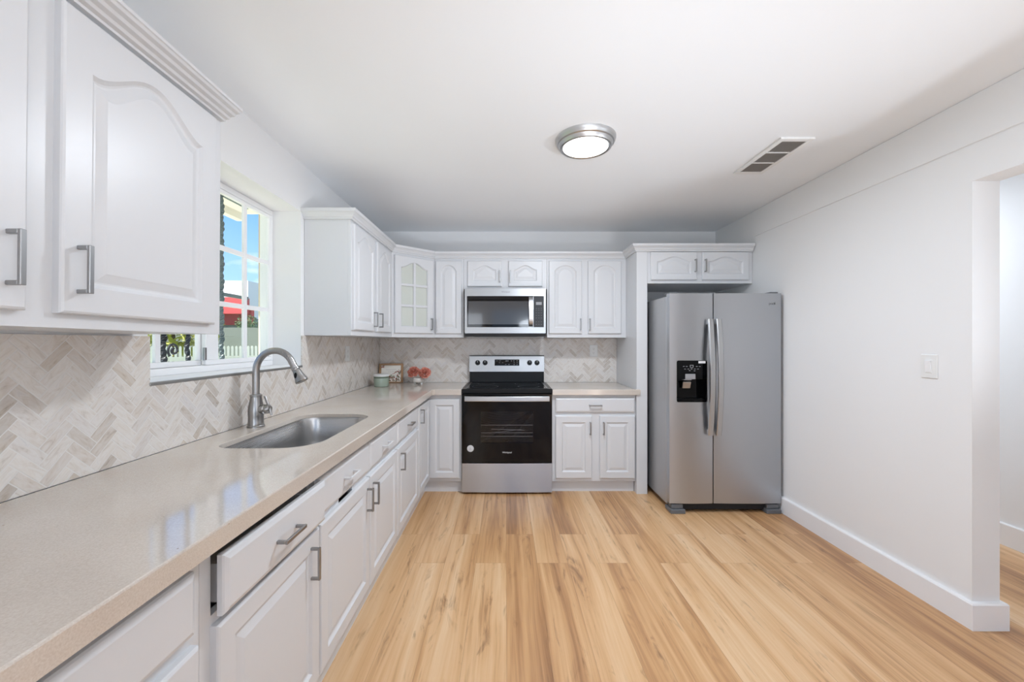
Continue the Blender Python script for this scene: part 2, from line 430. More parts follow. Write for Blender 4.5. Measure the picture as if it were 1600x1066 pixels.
outer = [(.393, 3.425), (1.128, 3.425), (1.128, 3.438), (1.099, 3.438), (1.099, YB-BT-.001), (.393, YB-BT-.001)]
tag(obj('countertop', slab(outer, None, CB, CZ), 'quartz'), 'short beige quartz countertop between the stove and the refrigerator panel', 'countertop')

# sink
sk = thing('kitchen_sink', 'undermount stainless steel sink bowl set into the beige counter', 'sink', (-.92, 1.9, CZ-.02))
bm = bmesh.new()
def ring(off, z, sc_=1):
    o_ = rrect(-1.105-off, -.73+off, 1.53-off, 2.27+off, tuple(max(.03, r+off) for r in (.13, .12, .085, .075)))
    return [bm.verts.new((x+.92, y-1.9, z)) for x, y in o_]
rs = [ring(.02, -.0015), ring(.004, -.0015), ring(.0, -.012), ring(-.006, -.12), ring(-.012, -.17), ring(-.028, -.193), ring(-.055, -.20), ring(-.12, -.204), ring(-.185, -.206)]
for a, b_ in zip(rs, rs[1:]): bridge(bm, a, b_)
bm.faces.new(rs[-1])
o = obj('bowl', bm, brushed('sink_steel', (190, 190, 190), .27, 1), sk, smooth=True)
bm = bmesh.new(); lathe(bm, [(.0, -.204), (.045, -.204), (.045, -.201), (.04, -.2005), (.03, -.205), (.0, -.2052)], 24, cap=False)
obj('drain', bm, 'steel_h', sk, smooth=True)

# faucet
fc = thing('kitchen_faucet', 'tall brushed nickel gooseneck pull-down faucet behind the sink', 'faucet', (-1.167, 1.915, CZ))
bm = bmesh.new(); lathe(bm, [(.0, 0), (.037, 0), (.037, .006), (.034, .010), (.0345, .012), (.0325, .02), (.0325, .05), (.0335, .075), (.032, .095), (.027, .118), (.0245, .135), (.0245, .142), (.026, .144), (.026, .149), (.022, .152), (0, .152)], 32, cap=False)
obj('faucet_body', bm, 'faucet', fc, smooth=True)
bm = bmesh.new()
pts = [(0, 0, .15), (0, 0, .19), (0, 0, .235)]
R = .089
for k in range(0, 17):
    a = PI-(PI*.86)*k/16; pts.append((R+R*math.cos(a), 0, .258+R*1.1*math.sin(a)))
dx, dz = pts[-1][0]-pts[-2][0], pts[-1][2]-pts[-2][2]; L = math.hypot(dx, dz); ddir = Vector((dx/L, 0, dz/L))
e0 = Vector(pts[-1])
pts.append(tuple(e0+ddir*.035))
tube(bm, pts, .0155, 20)
obj('gooseneck', bm, 'faucet', fc, smooth=True)
bm = bmesh.new()
q = ddir.to_track_quat('Z', 'Y').to_matrix().to_4x4(); q.translation = e0+ddir*.028
lathe(bm, [(.0, 0), (.0175, 0), (.0185, .003), (.0185, .009), (.017, .012), (.019, .02), (.0215, .036), (.0245, .05), (.0285, .062), (.0295, .068), (.027, .072), (.02, .070), (0, .069)], 28, cap=False, mtx=q)
sh = obj('spray_head', bm, 'faucet', fc, smooth=True)
bm = bmesh.new(); c_ = e0+ddir*.066; nn = Vector((0, -1, 0))
lathe(bm, [(0, -.004), (.008, -.004), (.008, .003), (0, .004)], 14, cap=False, mtx=Matrix.Translation(c_+Vector((-.004, -.0205, 0))) @ Matrix.Rotation(PI/2, 4, 'X') @ Matrix.Diagonal((.75, 1.7, 1, 1)))
obj('spray_button', bm, 'black', sh, smooth=True, label='small black oval spray button')
hd = Vector((1, -.12, .04)).normalized()
hub = thing_q = hd.to_track_quat('Z', 'Y').to_matrix().to_4x4(); hub.translation = Vector((0, 0, .082))+hd*.022
bm = bmesh.new(); lathe(bm, [(0, 0), (.022, 0), (.0215, .022), (.018, .026), (.0215, .029), (.021, .042), (.015, .05), (0, .052)], 24, cap=False, mtx=hub)
hb = obj('handle_hub', bm, 'faucet', fc, smooth=True)
bm = bmesh.new(); p0 = Vector((0, 0, .082))+hd*.068
tube(bm, [p0+Vector((.012, -.004, -.028)), p0+Vector((.004, -.001, -.006)), p0+Vector((-.012, .004, .03)), p0+Vector((-.026, .009, .058))], [.004, .0065, .006, .0055], 12)
obj('lever', bm, 'faucet', hb, smooth=True)

# ------------------------------------------------------------------ cabinet parts
def arch_y(x, xl, xr, ys, rise, rnd):
    tt = min(1, abs(x-(xl+xr)/2)/((xr-xl)/2)/.94)
    return ys+rise*((1-tt*tt)**.72 if rnd else (.5+.5*math.cos(PI*tt))**.8)
def contour(xl, xr, yb, yt, rise, d, N=20):
    """closed loop inset by d; yt is the crest"""
    ys = yt-rise; rnd = (yt-yb)/(xr-xl) > 2.2; N = 26
    pts = [(xl+d, yb+d), (xr-d, yb+d)]
    for k in range(N+1):
        x = xr-d-(xr-xl-2*d)*k/N; pts.append((x, arch_y(x, xl+d, xr-d, ys, rise, rnd)-d))
    return pts
def rect_like(w_, h_, d, N=26):
    return [(d, d), (w_-d, d)]+[(w_-d-(w_-2*d)*k/N, h_-d) for k in range(N+1)]
def raised_door(w_, h_, rise=0, stile=.055, th=.02):
    """front towards -y, lower left corner at the origin"""
    bm = bmesh.new(); s = stile
    def lp(pts, y): return [bm.verts.new((x, y, z)) for x, z in pts]
    top = h_-stile*(.8 if rise else 1)
    L = [lp(rect_like(w_, h_, 0), 0), lp(rect_like(w_, h_, 0), -th+.006), lp(rect_like(w_, h_, .002), -th+.0025), lp(rect_like(w_, h_, .006), -th)]
    for d, y in ((0, -th), (.003, -th+.003), (.008, -th+.0075), (.012, -th+.009), (.016, -th+.009), (.034, -th+.0035), (.038, -th+.002), (.042, -th+.002)):
        L.append(lp(contour(s, w_-s, s, top, rise, d), y))
    for a, b_ in zip(L, L[1:]): bridge(bm, a, b_)
    bm.faces.new(L[-1]); bm.faces.new(list(reversed(L[0])))
    return bm
def slab_front(w_, h_, th=.02, bev=.012):
    bm = bmesh.new()
    def lp(d, y): return [bm.verts.new(c) for c in ((d, y, d), (w_-d, y, d), (w_-d, y, h_-d), (d, y, h_-d))]
    L = [lp(0, 0), lp(0, -th+.009), lp(.003, -th+.005), lp(bev, -th+.0008), lp(bev+.002, -th)]
    for a, b_ in zip(L, L[1:]): bridge(bm, a, b_)
    bm.faces.new(L[-1]); bm.faces.new(list(reversed(L[0])))
    return bm
def handle_bm(length=.106, vertical=True):
    bm = bmesh.new(); h2 = length/2; wd = .0055
    def b3(u0, u1, y0, y1, w0, w1):
        if vertical: bx(bm, w0, w1, y0, y1, u0, u1, .0012)
        else: bx(bm, u0, u1, y0, y1, w0, w1, .0012)
    b3(-h2, h2, -.031, -.0235, -wd, wd)
    b3(-h2, -h2+.009, -.0235, 0, -wd+.001, wd-.001)
    b3(h2-.009, h2, -.0235, 0, -wd+.001, wd-.001)
    return bm
def add_handle(parent, x, z, th=.02, vertical=True, mat='nickel', label=None):
    o = obj('handle', handle_bm(vertical=vertical), mat, parent, (x, -th, z))
    if label: o['label'] = label
    return o
def add_door(cab, x0, x1, z0, z1, hx=None, hz=None, rise=0, stile=.055, loc_y=0, hmat='nickel', rot=0, loc=None):
    d = obj('door', raised_door(x1-x0, z1-z0, rise, stile), 'cab', cab, loc or (x0, loc_y, z0), (0, 0, rot))
    if hx is not None: add_handle(d, hx-x0, hz-z0, mat=hmat, label='white painted handle' if hmat == 'cab' else None)
    return d
def add_drawer(cab, x0, x1, z0, z1, hmat='nickel', out=0, box_depth=.4, name='drawer', rot=(0, 0, 0)):
    bm = slab_front(x1-x0, z1-z0)
    if box_depth:
        W_ = x1-x0
        bx(bm, .03, W_-.03, .001, box_depth, .012, .024); bx(bm, .03, .042, .001, box_depth, .024, .10); bx(bm, W_-.042, W_-.03, .001, box_depth, .024, .10); bx(bm, .042, W_-.042, box_depth-.012, box_depth, .024, .10)
    d = obj(name, bm, 'cab', cab, (x0, -out, z0), rot)
    add_handle(d, (x1-x0)/2, (z1-z0)/2, vertical=False, mat=hmat, label='white painted handle' if hmat == 'cab' else None)
    return d
def carcass_bm(w_, dp, z0, z1, t_=.018, top=True):
    bm = bmesh.new()
    bx(bm, .0005, t_, .0195, dp, z0, z1); bx(bm, w_-t_, w_-.0005, .0195, dp, z0, z1); bx(bm, t_, w_-t_, .0195, dp, z0, z0+t_)
    bx(bm, t_, w_-t_, dp-.01, dp, z0+t_, z1)
    if top: bx(bm, t_, w_-t_, .0195, dp-.01, z1-t_, z1)
    return bm
def frame_bm(w_, z0, z1, openings, xsub=0):
    """flat face frame 19 mm thick with rectangular openings (x0,x1,z0,z1); built as grid cells"""
    xs = sorted({.0005, w_-.0005, *[o[0] for o in openings], *[o[1] for o in openings]}); zs = sorted({z0, z1, *[o[2] for o in openings], *[o[3] for o in openings]})
    if xsub: xs = sorted(set(xs) | {.004+(w_-.008)*k/xsub for k in range(1, xsub)})
    bm = bmesh.new(); inside = lambda x, z: any(o[0] < x < o[1] and o[2] < z < o[3] for o in openings)
    V = {}
    def v(i, j):
        if (i, j) not in V: V[i, j] = bm.verts.new((xs[i], 0, zs[j]))
        return V[i, j]
    for i in range(len(xs)-1):
        for j in range(len(zs)-1):
            if not inside((xs[i]+xs[i+1])/2, (zs[j]+zs[j+1])/2): bm.faces.new((v(i, j), v(i+1, j), v(i+1, j+1), v(i, j+1)))
    r = bmesh.ops.extrude_face_region(bm, geom=list(bm.faces))
    for q in r['geom']:
        if isinstance(q, bmesh.types.BMVert): q.co.y = .019
    return bm

# ---- base cabinets of the left run (local x = world Y, front faces +X)
FX = -.655; ZT = CB
def left_base(label, y0, y1, openings, group=None):
    c = thing('base_cabinet', label, 'cabinet', (FX, y0, 0), PI/2)
    w_ = y1-y0
    obj('carcass', carcass_bm(w_, .585, .10, ZT-.001, top=False), 'cab', c)
    obj('face_frame', frame_bm(w_, .10, ZT-.001, openings), 'cab', c)
    obj('toe_kick', box(.0005, w_-.0005, .035, .05, 0, .10), 'cab', c)
    return c
DZ0, DZ1, OZ0, OZ1 = .672, .803, .128, .645
c = left_base('white base cabinet in the near left corner, nearest the camera, cut by the frame', .10, .875, [(.06, .725, .15, .63), (.06, .725, .69, .80)])
add_drawer(c, .04, .745, DZ0, DZ1); add_door(c, .04, .752, OZ0, OZ1, .10, .552)
c = left_base('white base cabinet with the crooked drawer standing ajar below the counter front', .875, 1.407, [(.05, .49, .15, .63), (.034, .527, .667, .826), (.2, .36, .63, .667)])
add_drawer(c, .032, .526, DZ0-.004, DZ1, out=.016, rot=(0, 0, math.radians(-.8)))
d = add_door(c, .032, .526, OZ0, OZ1, .462, .552)
c = left_base('white sink base cabinet with two false drawers and paired doors under the sink', 1.407, 2.41, [(.04, .48, .15, .63), (.55, .97, .15, .63), (.04, .48, .69, .79), (.55, .97, .69, .79), (.2, .34, .63, .664)])
add_drawer(c, .004, .510, DZ0, DZ1, 'cab', name='false_drawer', box_depth=0); add_drawer(c, .519, .998, DZ0, DZ1, 'cab', name='false_drawer', box_depth=0)
add_door(c, .004, .510, OZ0, OZ1, .472, .552); add_door(c, .519, .998, OZ0, OZ1, .556, .552)
c = left_base('white base cabinet between the sink cabinet and the corner cabinet, one drawer, one door', 2.41, 3.0, [(.04, .55, .15, .63), (.04, .55, .69, .79)])
add_drawer(c, .009, .580, DZ0, DZ1); add_door(c, .009, .580, OZ0, OZ1, .072, .552)

# corner base cabinet, L-shaped
FY = 3.465
c = thing('corner_base_cabinet', 'white L-shaped corner base cabinet left of the stove with two tall doors', 'cabinet', (FX, FY, 0))
bm = bmesh.new(); prism(bm, [(-.585, -.4645), (-.0195, -.4645), (-.0195, .0195), (.283, .0195), (.283, .58), (-.585, .58)], .10, ZT-.001)
obj('carcass', bm, 'cab', c)
bm = bmesh.new(); prism(bm, [(-.0195, -.4645), (0, -.4645), (0, 0), (.283, 0), (.283, .0195), (-.0195, .0195)], .10, ZT-.001)
obj('face_frame', bm, 'cab', c)
bm = bmesh.new(); prism(bm, [(-.05, -.4645), (-.035, -.4645), (-.035, .035), (.283, .035), (.283, .05), (-.05, .05)], 0, .10)
obj('toe_kick', bm, 'cab', c)
d = obj('door', raised_door(.415, .668), 'cab', c, (0, -.455, OZ0), (0, 0, PI/2)); add_handle(d, .05, .72-OZ0)
d = obj('door', raised_door(.255, .668, stile=.05), 'cab', c, (.012, 0, OZ0))

# right base cabinet
c = thing('base_cabinet', 'white base cabinet right of the stove with one wide drawer over two doors', 'cabinet', (.393, FY, 0))
obj('carcass', carcass_bm(.705, .58, .10, ZT-.001, top=False), 'cab', c)
obj('face_frame', frame_bm(.705, .10, ZT-.001, [(.05, .31, .15, .63), (.42, .66, .15, .63), (.05, .66, .70, .79)]), 'cab', c)
obj('toe_kick', box(.0005, .7045, .045, .06, 0, .10), 'cab', c)
add_drawer(c, .027, .697, .683, .806); add_door(c, .027, .334, OZ0, .656, .318, .552); add_door(c, .399, .697, OZ0, .656, .43, .552)

# refrigerator side panel
c = thing('refrigerator_side_panel', 'tall white panel standing between the short counter and the refrigerator', 'panel', (1.10, 3.44, 0))
obj('panel', box(.0005, .02, .019, .615, 0, 2.037), 'cab', c)
obj('front_stile', box(.0005, .09, 0, .019, 0, 2.037, .001), 'cab', c)

# ---- upper cabinets
UZ0, UZ1, DU0, DU1 = 1.318, 2.05, 1.353, 2.016
def upper(label, loc, rotz, w_, dp, z0, z1, openings):
    c = thing('upper_cabinet', label, 'cabinet', (loc[0], loc[1], z0), rotz)
    obj('carcass', carcass_bm(w_, dp, 0, z1-z0), 'cab', c)
    obj('face_frame', frame_bm(w_, 0, z1-z0, [(a, b_, q-z0, r-z0) for a, b_, q, r in openings]), 'cab', c)
    return c
def udoor(c, x0, x1, za, zb, hx, hz, rise, z0, stile=.05, hmat='nickel'):
    d = obj('door', raised_door(x1-x0, zb-za, rise, stile), 'cab', c, (x0, 0, za-z0))
    if hx is not None: add_handle(d, hx-x0, hz-za, mat=hmat, label='white painted handle' if hmat == 'cab' else None)
    return d
UX = -.96
# foreground
c = upper('large white wall cabinet in the upper left foreground with two arched doors', (UX, .2), PI/2, 1.174, .288, 1.312, UZ1, [(.15, .58, 1.39, 1.98), (.70, 1.10, 1.39, 1.98)])
udoor(c, .14, .606, 1.343, DU1, .572, 1.441, .075, 1.312, .062); udoor(c, .666, 1.13, 1.343, DU1, .70, 1.441, .075, 1.312, .062)
c.rotation_euler = (0, math.radians(.5), PI/2)
CROWN = [(0, 0), (.016, 0), (.018, .006), (.030, .008), (.034, .015), (.048, .017), (.053, .024), (.066, .026), (.070, .032), (.075, .033), (.075, .042), (0, .042)]
bm = bmesh.new(); sweep(bm, [(.0, 0), (1.174, 0)], [(o_, z+2.028-1.312) for o_, z in CROWN])
obj('crown_molding', bm, 'cab', c)
# left of the corner
c = upper('white wall cabinet beside the window with two narrow arched doors', (UX, 2.54), PI/2, .905, .288, UZ0, UZ1, [(.05, .40, 1.39, 1.98), (.51, .80, 1.39, 1.98)])
udoor(c, .015, .42, DU0, DU1, .385, 1.437, .06, UZ0); udoor(c, .475, .84, DU0, DU1, .51, 1.437, .06, UZ0)
# corner, diagonal with glass door
P0, P1 = Vector((UX, 3.447)), Vector((-.65, 3.742)); dv = P1-P0; wd = dv.length; ang = math.atan2(dv.y, dv.x)
c = thing('corner_wall_cabinet', 'white diagonal corner wall cabinet with six frosted panes in its arched door', 'cabinet', (P0.x, P0.y, UZ0), ang)
inv = Matrix.Rotation(-ang, 2)
def loc2(x, y): v = inv @ (Vector((x, y))-P0); return (v.x, v.y)
nrm = Vector((-math.sin(ang), math.cos(ang)))*.0195
bm = bmesh.new()
poly = [loc2(*(P0+nrm)), loc2(*(P1+nrm)), loc2(-.65, YB-.011), loc2(XL+.002, YB-.011), loc2(XL+.002, 3.447)]
for z0_, z1_ in ((0, .018), (UZ1-UZ0-.018, UZ1-UZ0)): prism(bm, poly, z0_, z1_)
for a_, b_ in ((1, 2), (2, 3), (3, 4), (4, 0)):
    va, vb = Vector(poly[a_]), Vector(poly[b_]); dd = (vb-va).normalized(); nn = Vector((-dd.y, dd.x))*.012
    prism(bm, [tuple(va), tuple(vb), tuple(vb+nn), tuple(va+nn)], .018, UZ1-UZ0-.018)
obj('carcass', bm, 'cab', c)
obj('face_frame', frame_bm(wd, 0, UZ1-UZ0, [(.06, wd-.06, .07, .665)]), 'cab', c)
dw, dh = wd-.045, DU1-DU0
def glass_door(w_, h_, stile=.058, th=.02, rise=.05):
    bm = bmesh.new(); lp = lambda pts, y: [bm.verts.new((x, y, z)) for x, z in pts]
    top = h_-.045
    L = [lp(contour(stile, w_-stile, stile, top, rise, 0), 0), lp(rect_like(w_, h_, 0), 0), lp(rect_like(w_, h_, 0), -th+.005), lp(rect_like(w_, h_, .005), -th),
         lp(contour(stile, w_-stile, stile, top, rise, 0), -th), lp(contour(stile, w_-stile, stile, top, rise, .006), -th+.008), lp(contour(stile, w_-stile, stile, top, rise, .006), 0)]
    for a, b_ in zip(L, L[1:]): bridge(bm, a, b_)
    bridge(bm, L[-1], L[0])
    return bm
d = obj('door', glass_door(dw, dh), 'cab', c, (.022, 0, DU0-UZ0))
bm = bmesh.new(); bx(bm, dw/2-.012, dw/2+.012, -.016, -.006, .058, dh-.046, .002)
hh = (dh-.045-.02-.058)/3
for k in (1, 2):
    z = .058+hh*k
    bx(bm, .06, dw/2-.012, -.016, -.006, z-.011, z+.011, .002); bx(bm, dw/2+.012, dw-.06, -.016, -.006, z-.011, z+.011, .002)
obj('muntin_grid', bm, 'cab', d)
obj('frosted_glass', box(.05, dw-.05, -.005, -.001, .05, dh-.04), 'frost', d, label='pale frosted glass')
add_handle(d, dw-.028, 1.437-DU0)
# single
c = upper('white single-door wall cabinet between the glass corner door and the microwave', (-.65, 3.742), 0, .268, .306, UZ0, UZ1, [(.05, .22, 1.39, 1.98)])
udoor(c, .012, .25, DU0, DU1, .036, 1.437, .05, UZ0, .047, 'cab')
# above microwave
c = upper('short white wall cabinet directly above the microwave with two small doors', (-.381, 3.742), 0, .758, .306, 1.762, UZ1, [(.06, .32, 1.82, 1.98), (.44, .69, 1.82, 1.98)])
udoor(c, .034, .346, 1.783, DU1, .328, 1.872, .04, 1.762); udoor(c, .406, .716, 1.783, DU1, .424, 1.872, .04, 1.762)
# right double
c = upper('white wall cabinet right of the microwave with two tall arched doors', (.378, 3.742), 0, .722, .306, UZ0, UZ1, [(.05, .30, 1.39, 1.98), (.42, .66, 1.39, 1.98)])
udoor(c, .016, .316, DU0, DU1, .302, 1.437, .05, UZ0); udoor(c, .372, .674, DU0, DU1, .386, 1.437, .05, UZ0)
# above refrigerator
c = upper('short white wall cabinet above the refrigerator with two wide arched doors', (1.191, 3.45), 0, .886, .59, 1.771, UZ1, [(.06, .38, 1.83, 1.99), (.50, .82, 1.83, 1.99)])
udoor(c, .027, .413, 1.797, 2.034, .395, 1.916, .04, 1.771); udoor(c, .459, .849, 1.797, 2.034, .478, 1.916, .04, 1.771)
# crown of the run
bm = bmesh.new()
CR2 = [(0, 2.037), (.010, 2.037), (.012, 2.046), (.018, 2.05), (.022, 2.06), (.034, 2.073), (.042, 2.077), (.044, 2.096), (-.02, 2.096), (-.02, 2.052), (0, 2.052)]
sweep(bm, [(XL+.001, 2.539), (UX+.001, 2.539), (UX+.001, 3.447), (-.65, 3.741), (1.099, 3.741), (1.099, 3.439), (XR-.008, 3.439)], CR2)
tag(obj('crown_molding', bm, 'cab'), 'continuous white crown molding along the top of the wall cabinets at the back', 'molding')

# ------------------------------------------------------------------ range
RX, RYF = .0115, 3.43
rg = thing('kitchen_range', 'black and stainless freestanding electric range with knobs on its back panel', 'stove', (RX, RYF, 0))
HW = .3775
bm = boxes((-HW, HW, .04, .62, .02, .845)); 
obj('body', bm, 'black', rg)
for sx in (-1, 1):
    for yy in (.08, .56): bm = bmesh.new(); lathe(bm, [(.018, 0), (.018, .02)], 12, sx*.33, yy); obj('leg', bm, 'black', rg)
bm = frame_bm(2*HW, .018, .260, [], 24)
for v in bm.verts: v.co.y = .04 if v.co.y > .01 else .006*((v.co.x-HW)/HW)**2-.003; 
for v in bm.verts: v.co.x -= HW
obj('drawer', bm, 'steel', rg, smooth=True, label='stainless lower drawer front')
# door with window
bm = frame_bm(2*HW, .266, .838, [(.158, 2*HW-.158, .432, .694)])
for v in bm.verts: v.co.x -= HW; v.co.y = v.co.y*1.2
dr = obj('oven_door', bm, 'bglass', rg)
obj('window_pane', box(-.222, .222, .005, .009, .43, .696), 'oven_glass', dr)
bm = boxes((-HW+.01, -.25, .024, .039, .27, .83), (.25, HW-.01, .024, .039, .27, .83), (-.25, .25, .024, .039, .27, .40), (-.25, .25, .024, .039, .73, .83)); obj('door_lining', bm, 'black', dr)
bm = boxes((-.25, .25, .04, .045, .40, .73)); 
for f in list(bm.faces): pass
obj('oven_cavity', bm, 'enamel', dr)
for z in (.48, .51, .575):
    bm = bmesh.new(); tube(bm, [(-.22, .03, z), (.22, .03, z)], .0022, 8)
    if z == .51:
        tube(bm, [(-.13, .033, z+.03), (.15, .031, z+.022)], .0025, 8); tube(bm, [(-.15, .034, z-.004), (.12, .034, z+.028)], .002, 8)
    obj('oven_rack', bm, 'steel_h', dr)
bm = bmesh.new(); N = 24
prof = []
for k in range(N+1):
    u = -1+2*k/N; prof.append((u*.352, -.05+.012*u*u))
a = [[bm.verts.new((x, y+dy, z)) for x, y in prof] for dy, z in ((0, .788), (0, .822), (.003, .826), (.016, .826), (.016, .784), (.003, .784))]
for k in range(6): bridge(bm, a[k], a[(k+1) % 6], closed=False)
for e_ in (0, -1): bm.faces.new([r_[e_] for r_ in a])
hn = obj('handle', bm, 'steel_h', dr, label='stainless bowed door handle')
for sx in (-1, 1): obj('bracket', box(sx*.325-.014, sx*.325+.014, -.034, .001, .79, .82, .002), 'black', dr)
bm = bmesh.new(); lathe(bm, [(0, -.0012), (.028, -.0012), (.028, 0), (0, 0)], 28, cap=False, mtx=Matrix.Translation((-.306, -.0002, .385)) @ Matrix.Rotation(PI/2, 4, 'X'))
stk = obj('round_sticker', bm, 'white_print', dr, label='round pale sticker')
bm = bmesh.new()
lathe(bm, [(.0205, -.0003), (.022, -.0003), (.022, 0), (.0205, 0)], 28, cap=False, mtx=Matrix.Translation((-.306, -.0016, .385)) @ Matrix.Rotation(PI/2, 4, 'X'))
for k in range(5): bx(bm, -.306-.012+k*.001, -.306+.012-k*.002, -.0016, -.0013, .373+k*.0055, .3745+k*.0055)
obj('sticker_print', bm, 'grey', dr)
text_mesh('brand_lettering', 'Whirlpool', .019, 'white_print', dr, (0, -.0007, .352), (PI/2, 0, 0))
# cooktop
bm = boxes((-HW-.002, HW+.002, -.004, .62, .846, .884), bev=.005)
ct = obj('cooktop_frame', bm, 'black', rg)
obj('glass_top', box(-.345, .345, .03, .54, .8842, .8868, .001), 'bglass', ct)
for x_, y_, r_ in ((-.19, .17, .115), (.19, .17, .095), (-.19, .41, .08), (.19, .41, .115)):
    bm = bmesh.new(); lathe(bm, [(r_-.003, .8869), (r_, .8869)], 40, x_, y_, cap=False); obj('burner_ring', bm, 'dgrey', ct)
for sx in (-1, 1): obj('edge_trim', box(sx*.34-.005, sx*.34+.005, .03, .54, .887, .8885), 'steel_h', ct)
# backguard
bgd = obj('backguard', boxes((-.362, .362, .565, .618, .8845, .992), (-.362, .362, .578, .618, .992, 1.139), bev=.004), 'black', rg)
bm = bmesh.new(); a = [(-.362, .549, .990), (.362, .549, .990), (.362, .544, 1.0), (-.362, .544, 1.0)]
vs = [bm.verts.new(v) for v in ((-.364, .545, .990), (.364, .545, .990), (.364, .560, 1.139), (-.364, .560, 1.139), (-.364, .566, .990), (.364, .566, .990), (.364, .572, 1.139), (-.364, .572, 1.139))]
for q_ in ((0, 1, 2, 3), (5, 4, 7, 6), (3, 2, 6, 7), (0, 4, 5, 1), (0, 3, 7, 4), (1, 5, 6, 2)): bm.faces.new([vs[k] for k in q_])
cp = obj('control_panel', bm, 'steel_front', rg, label='stainless control panel')
tilt = math.atan2(.015, .149); T = Matrix.Translation((0, .5525, 1.0645)) @ Matrix.Rotation(-tilt, 4, 'X')
def onp(bm): bm.transform(T); return bm
for x_ in (-.283, -.211, .222, .294):
    bm = bmesh.new(); R_ = Matrix.Translation((x_, 0, .012)) @ Matrix.Rotation(PI/2, 4, 'X')
    lathe(bm, [(0, .026), (.019, .026), (.021, .022), (.0225, .006), (.025, .001), (.025, -.001), (0, -.001)], 28, cap=False, mtx=R_)
    bx(bm, x_-.004, x_+.004, -.031, -.02, -.007, .031, .0015)
    kb = obj('knob', onp(bm), 'black', rg, smooth=True)
    bm = bmesh.new(); bx(bm, x_-.0012, x_+.0012, -.0318, -.0312, .012, .029); obj('pointer', onp(bm), 'white_print', kb)
bm = box(-.118, .122, -.0025, .001, -.017, .043, .001); dsp = obj('display', onp(bm), 'bglass', rg)
for k in range(4):
    bm = bmesh.new(); bx(bm, -.012+k*.008, -.007+k*.008, -.0032, -.0026, .024, .034); obj('clock_digit', onp(bm), 'grey', dsp)
for x_, z_ in ((-.095, .03), (-.07, .012), (-.065, .03), (-.01, -.005), (.022, -.005), (.045, .03), (.07, .03), (.072, .012), (.072, -.006), (.1, .03), (.1, .012), (.1, -.006), (-.04, .012)): obj('touch_key', onp(box(x_-.006, x_+.006, -.0032, -.0026, z_-.0018, z_+.0018)), 'grey', dsp)
bm = boxes((-.364, .364, .556, .618, 1.1395, 1.147)); obj('top_cap', bm, 'black', bgd)

# ------------------------------------------------------------------ microwave
mw = thing('microwave_oven', 'stainless over-the-range microwave with black door glass above the stove', 'microwave', (-.0035, 3.66, 1.322))
W2 = .363; k = 3.66/640
obj('body', box(-W2+.004, W2-.004, .03, .385, .012, .438), 'black', mw)
def zz(y): return 1.275-(y-535)*k-1.322
def xx(px): return (px-790)*k+.0035
bm = frame_bm(2*W2, zz(521), zz(451), [(xx(729.7)+W2, xx(833)+W2-.0, zz(511.5), zz(462.7)), (xx(833.6)+W2, xx(849.8)+W2, zz(511.5), zz(462.7))])
for v in bm.verts: v.co.x -= W2; v.co.y *= 1.57
fr = obj('front_frame', bm, 'steel_front', mw)
bm = box(xx(729.7), xx(833), .004, .0295, zz(511.5), zz(462.7)); dg_ = obj('door_glass', bm, 'bglass', mw)
obj('door_screen', box(xx(731.5), xx(825.5), .0025, .0039, zz(507), zz(470.7)), 'mw_glass', dg_, label='grey mesh screen of the door')
bm = box(xx(833.6), xx(849.8), .004, .0295, zz(511.5), zz(462.7)); cpn = obj('control_panel', bm, plain('keypad_black', (34, 34, 36), .3), mw)
obj('display', box(xx(837.5), xx(846.5), .003, .0039, zz(476.5), zz(472)), 'grey', cpn)
for r_, y_ in enumerate((482, 485, 489, 493, 497, 503, 507)):
    for px in (838, 842, 846): obj('key', box(xx(px)-.005, xx(px)+.005, .0034, .0039, zz(y_)-.0025, zz(y_)+.0025), 'dgrey', cpn)
bm = bmesh.new(); N = 16; rows = []
for q_ in range(N+1):
    u = q_/N; z = zz(510)+(zz(464)-zz(510))*u; y = -.045*math.sin(PI*u)**.5-.006; rows.append((y, z))
xa, xb = xx(826.3), xx(833)-.003
a = [[bm.verts.new((x, y+dy, z)) for y, z in rows] for x, dy in ((xa, 0), (xb, 0), (xb, .012), (xa, .012))]
for q_ in range(4): bridge(bm, a[q_], a[(q_+1) % 4], closed=False)
for e_ in (0, -1): bm.faces.new([r_[e_] for r_ in a])
obj('handle', bm, 'steel_h', mw, smooth=True)
text_mesh('brand_lettering', 'Whirlpool', .018, 'dgrey', fr, (xx(790), -.0007, zz(456.3)), (PI/2, 0, 0))
obj('seam', box(xx(833)-.0006, xx(833)+.0006, -.0004, .002, zz(462), zz(451.3)), 'dark', fr)
obj('vent_grille', boxes((-W2+.004, W2-.004, .006, .03, .004, zz(521)-.001), (-.3, .3, .05, .36, .006, .0118)), 'dark', mw)

# ------------------------------------------------------------------ refrigerator
FX0, FX1, FYF = 1.221, 2.053, 3.05
fg = thing('refrigerator', 'stainless side-by-side refrigerator with a black water dispenser in its left door', 'refrigerator', (FX0, FYF, 0))
W_ = FX1-FX0; SPL = (1114.5-790)/640*FYF-FX0
obj('body', boxes((.004, W_-.004, .075, .82, .045, 1.625), bev=.004), 'steel_side', fg)
obj('gasket', boxes((.012, W_-.012, .058, .075, .08, 1.615)), 'dark', fg)
ZB, ZTp = .074, 1.640
def bow(x, w_, d=.007): u = (x-w_/2)/(w_/2); return d*u*u
d1 = frame_bm(SPL-.003, ZB, ZTp, [(.051, .281, .827, 1.141)], 14)
for v in d1.verts: v.co.y = v.co.y*3.05 if v.co.y > .01 else bow(v.co.x, SPL-.003)-.004
fd = obj('freezer_door', d1, 'steel', fg, smooth=True)
bm = frame_bm(W_-SPL-.003, ZB, ZTp, [], 20)
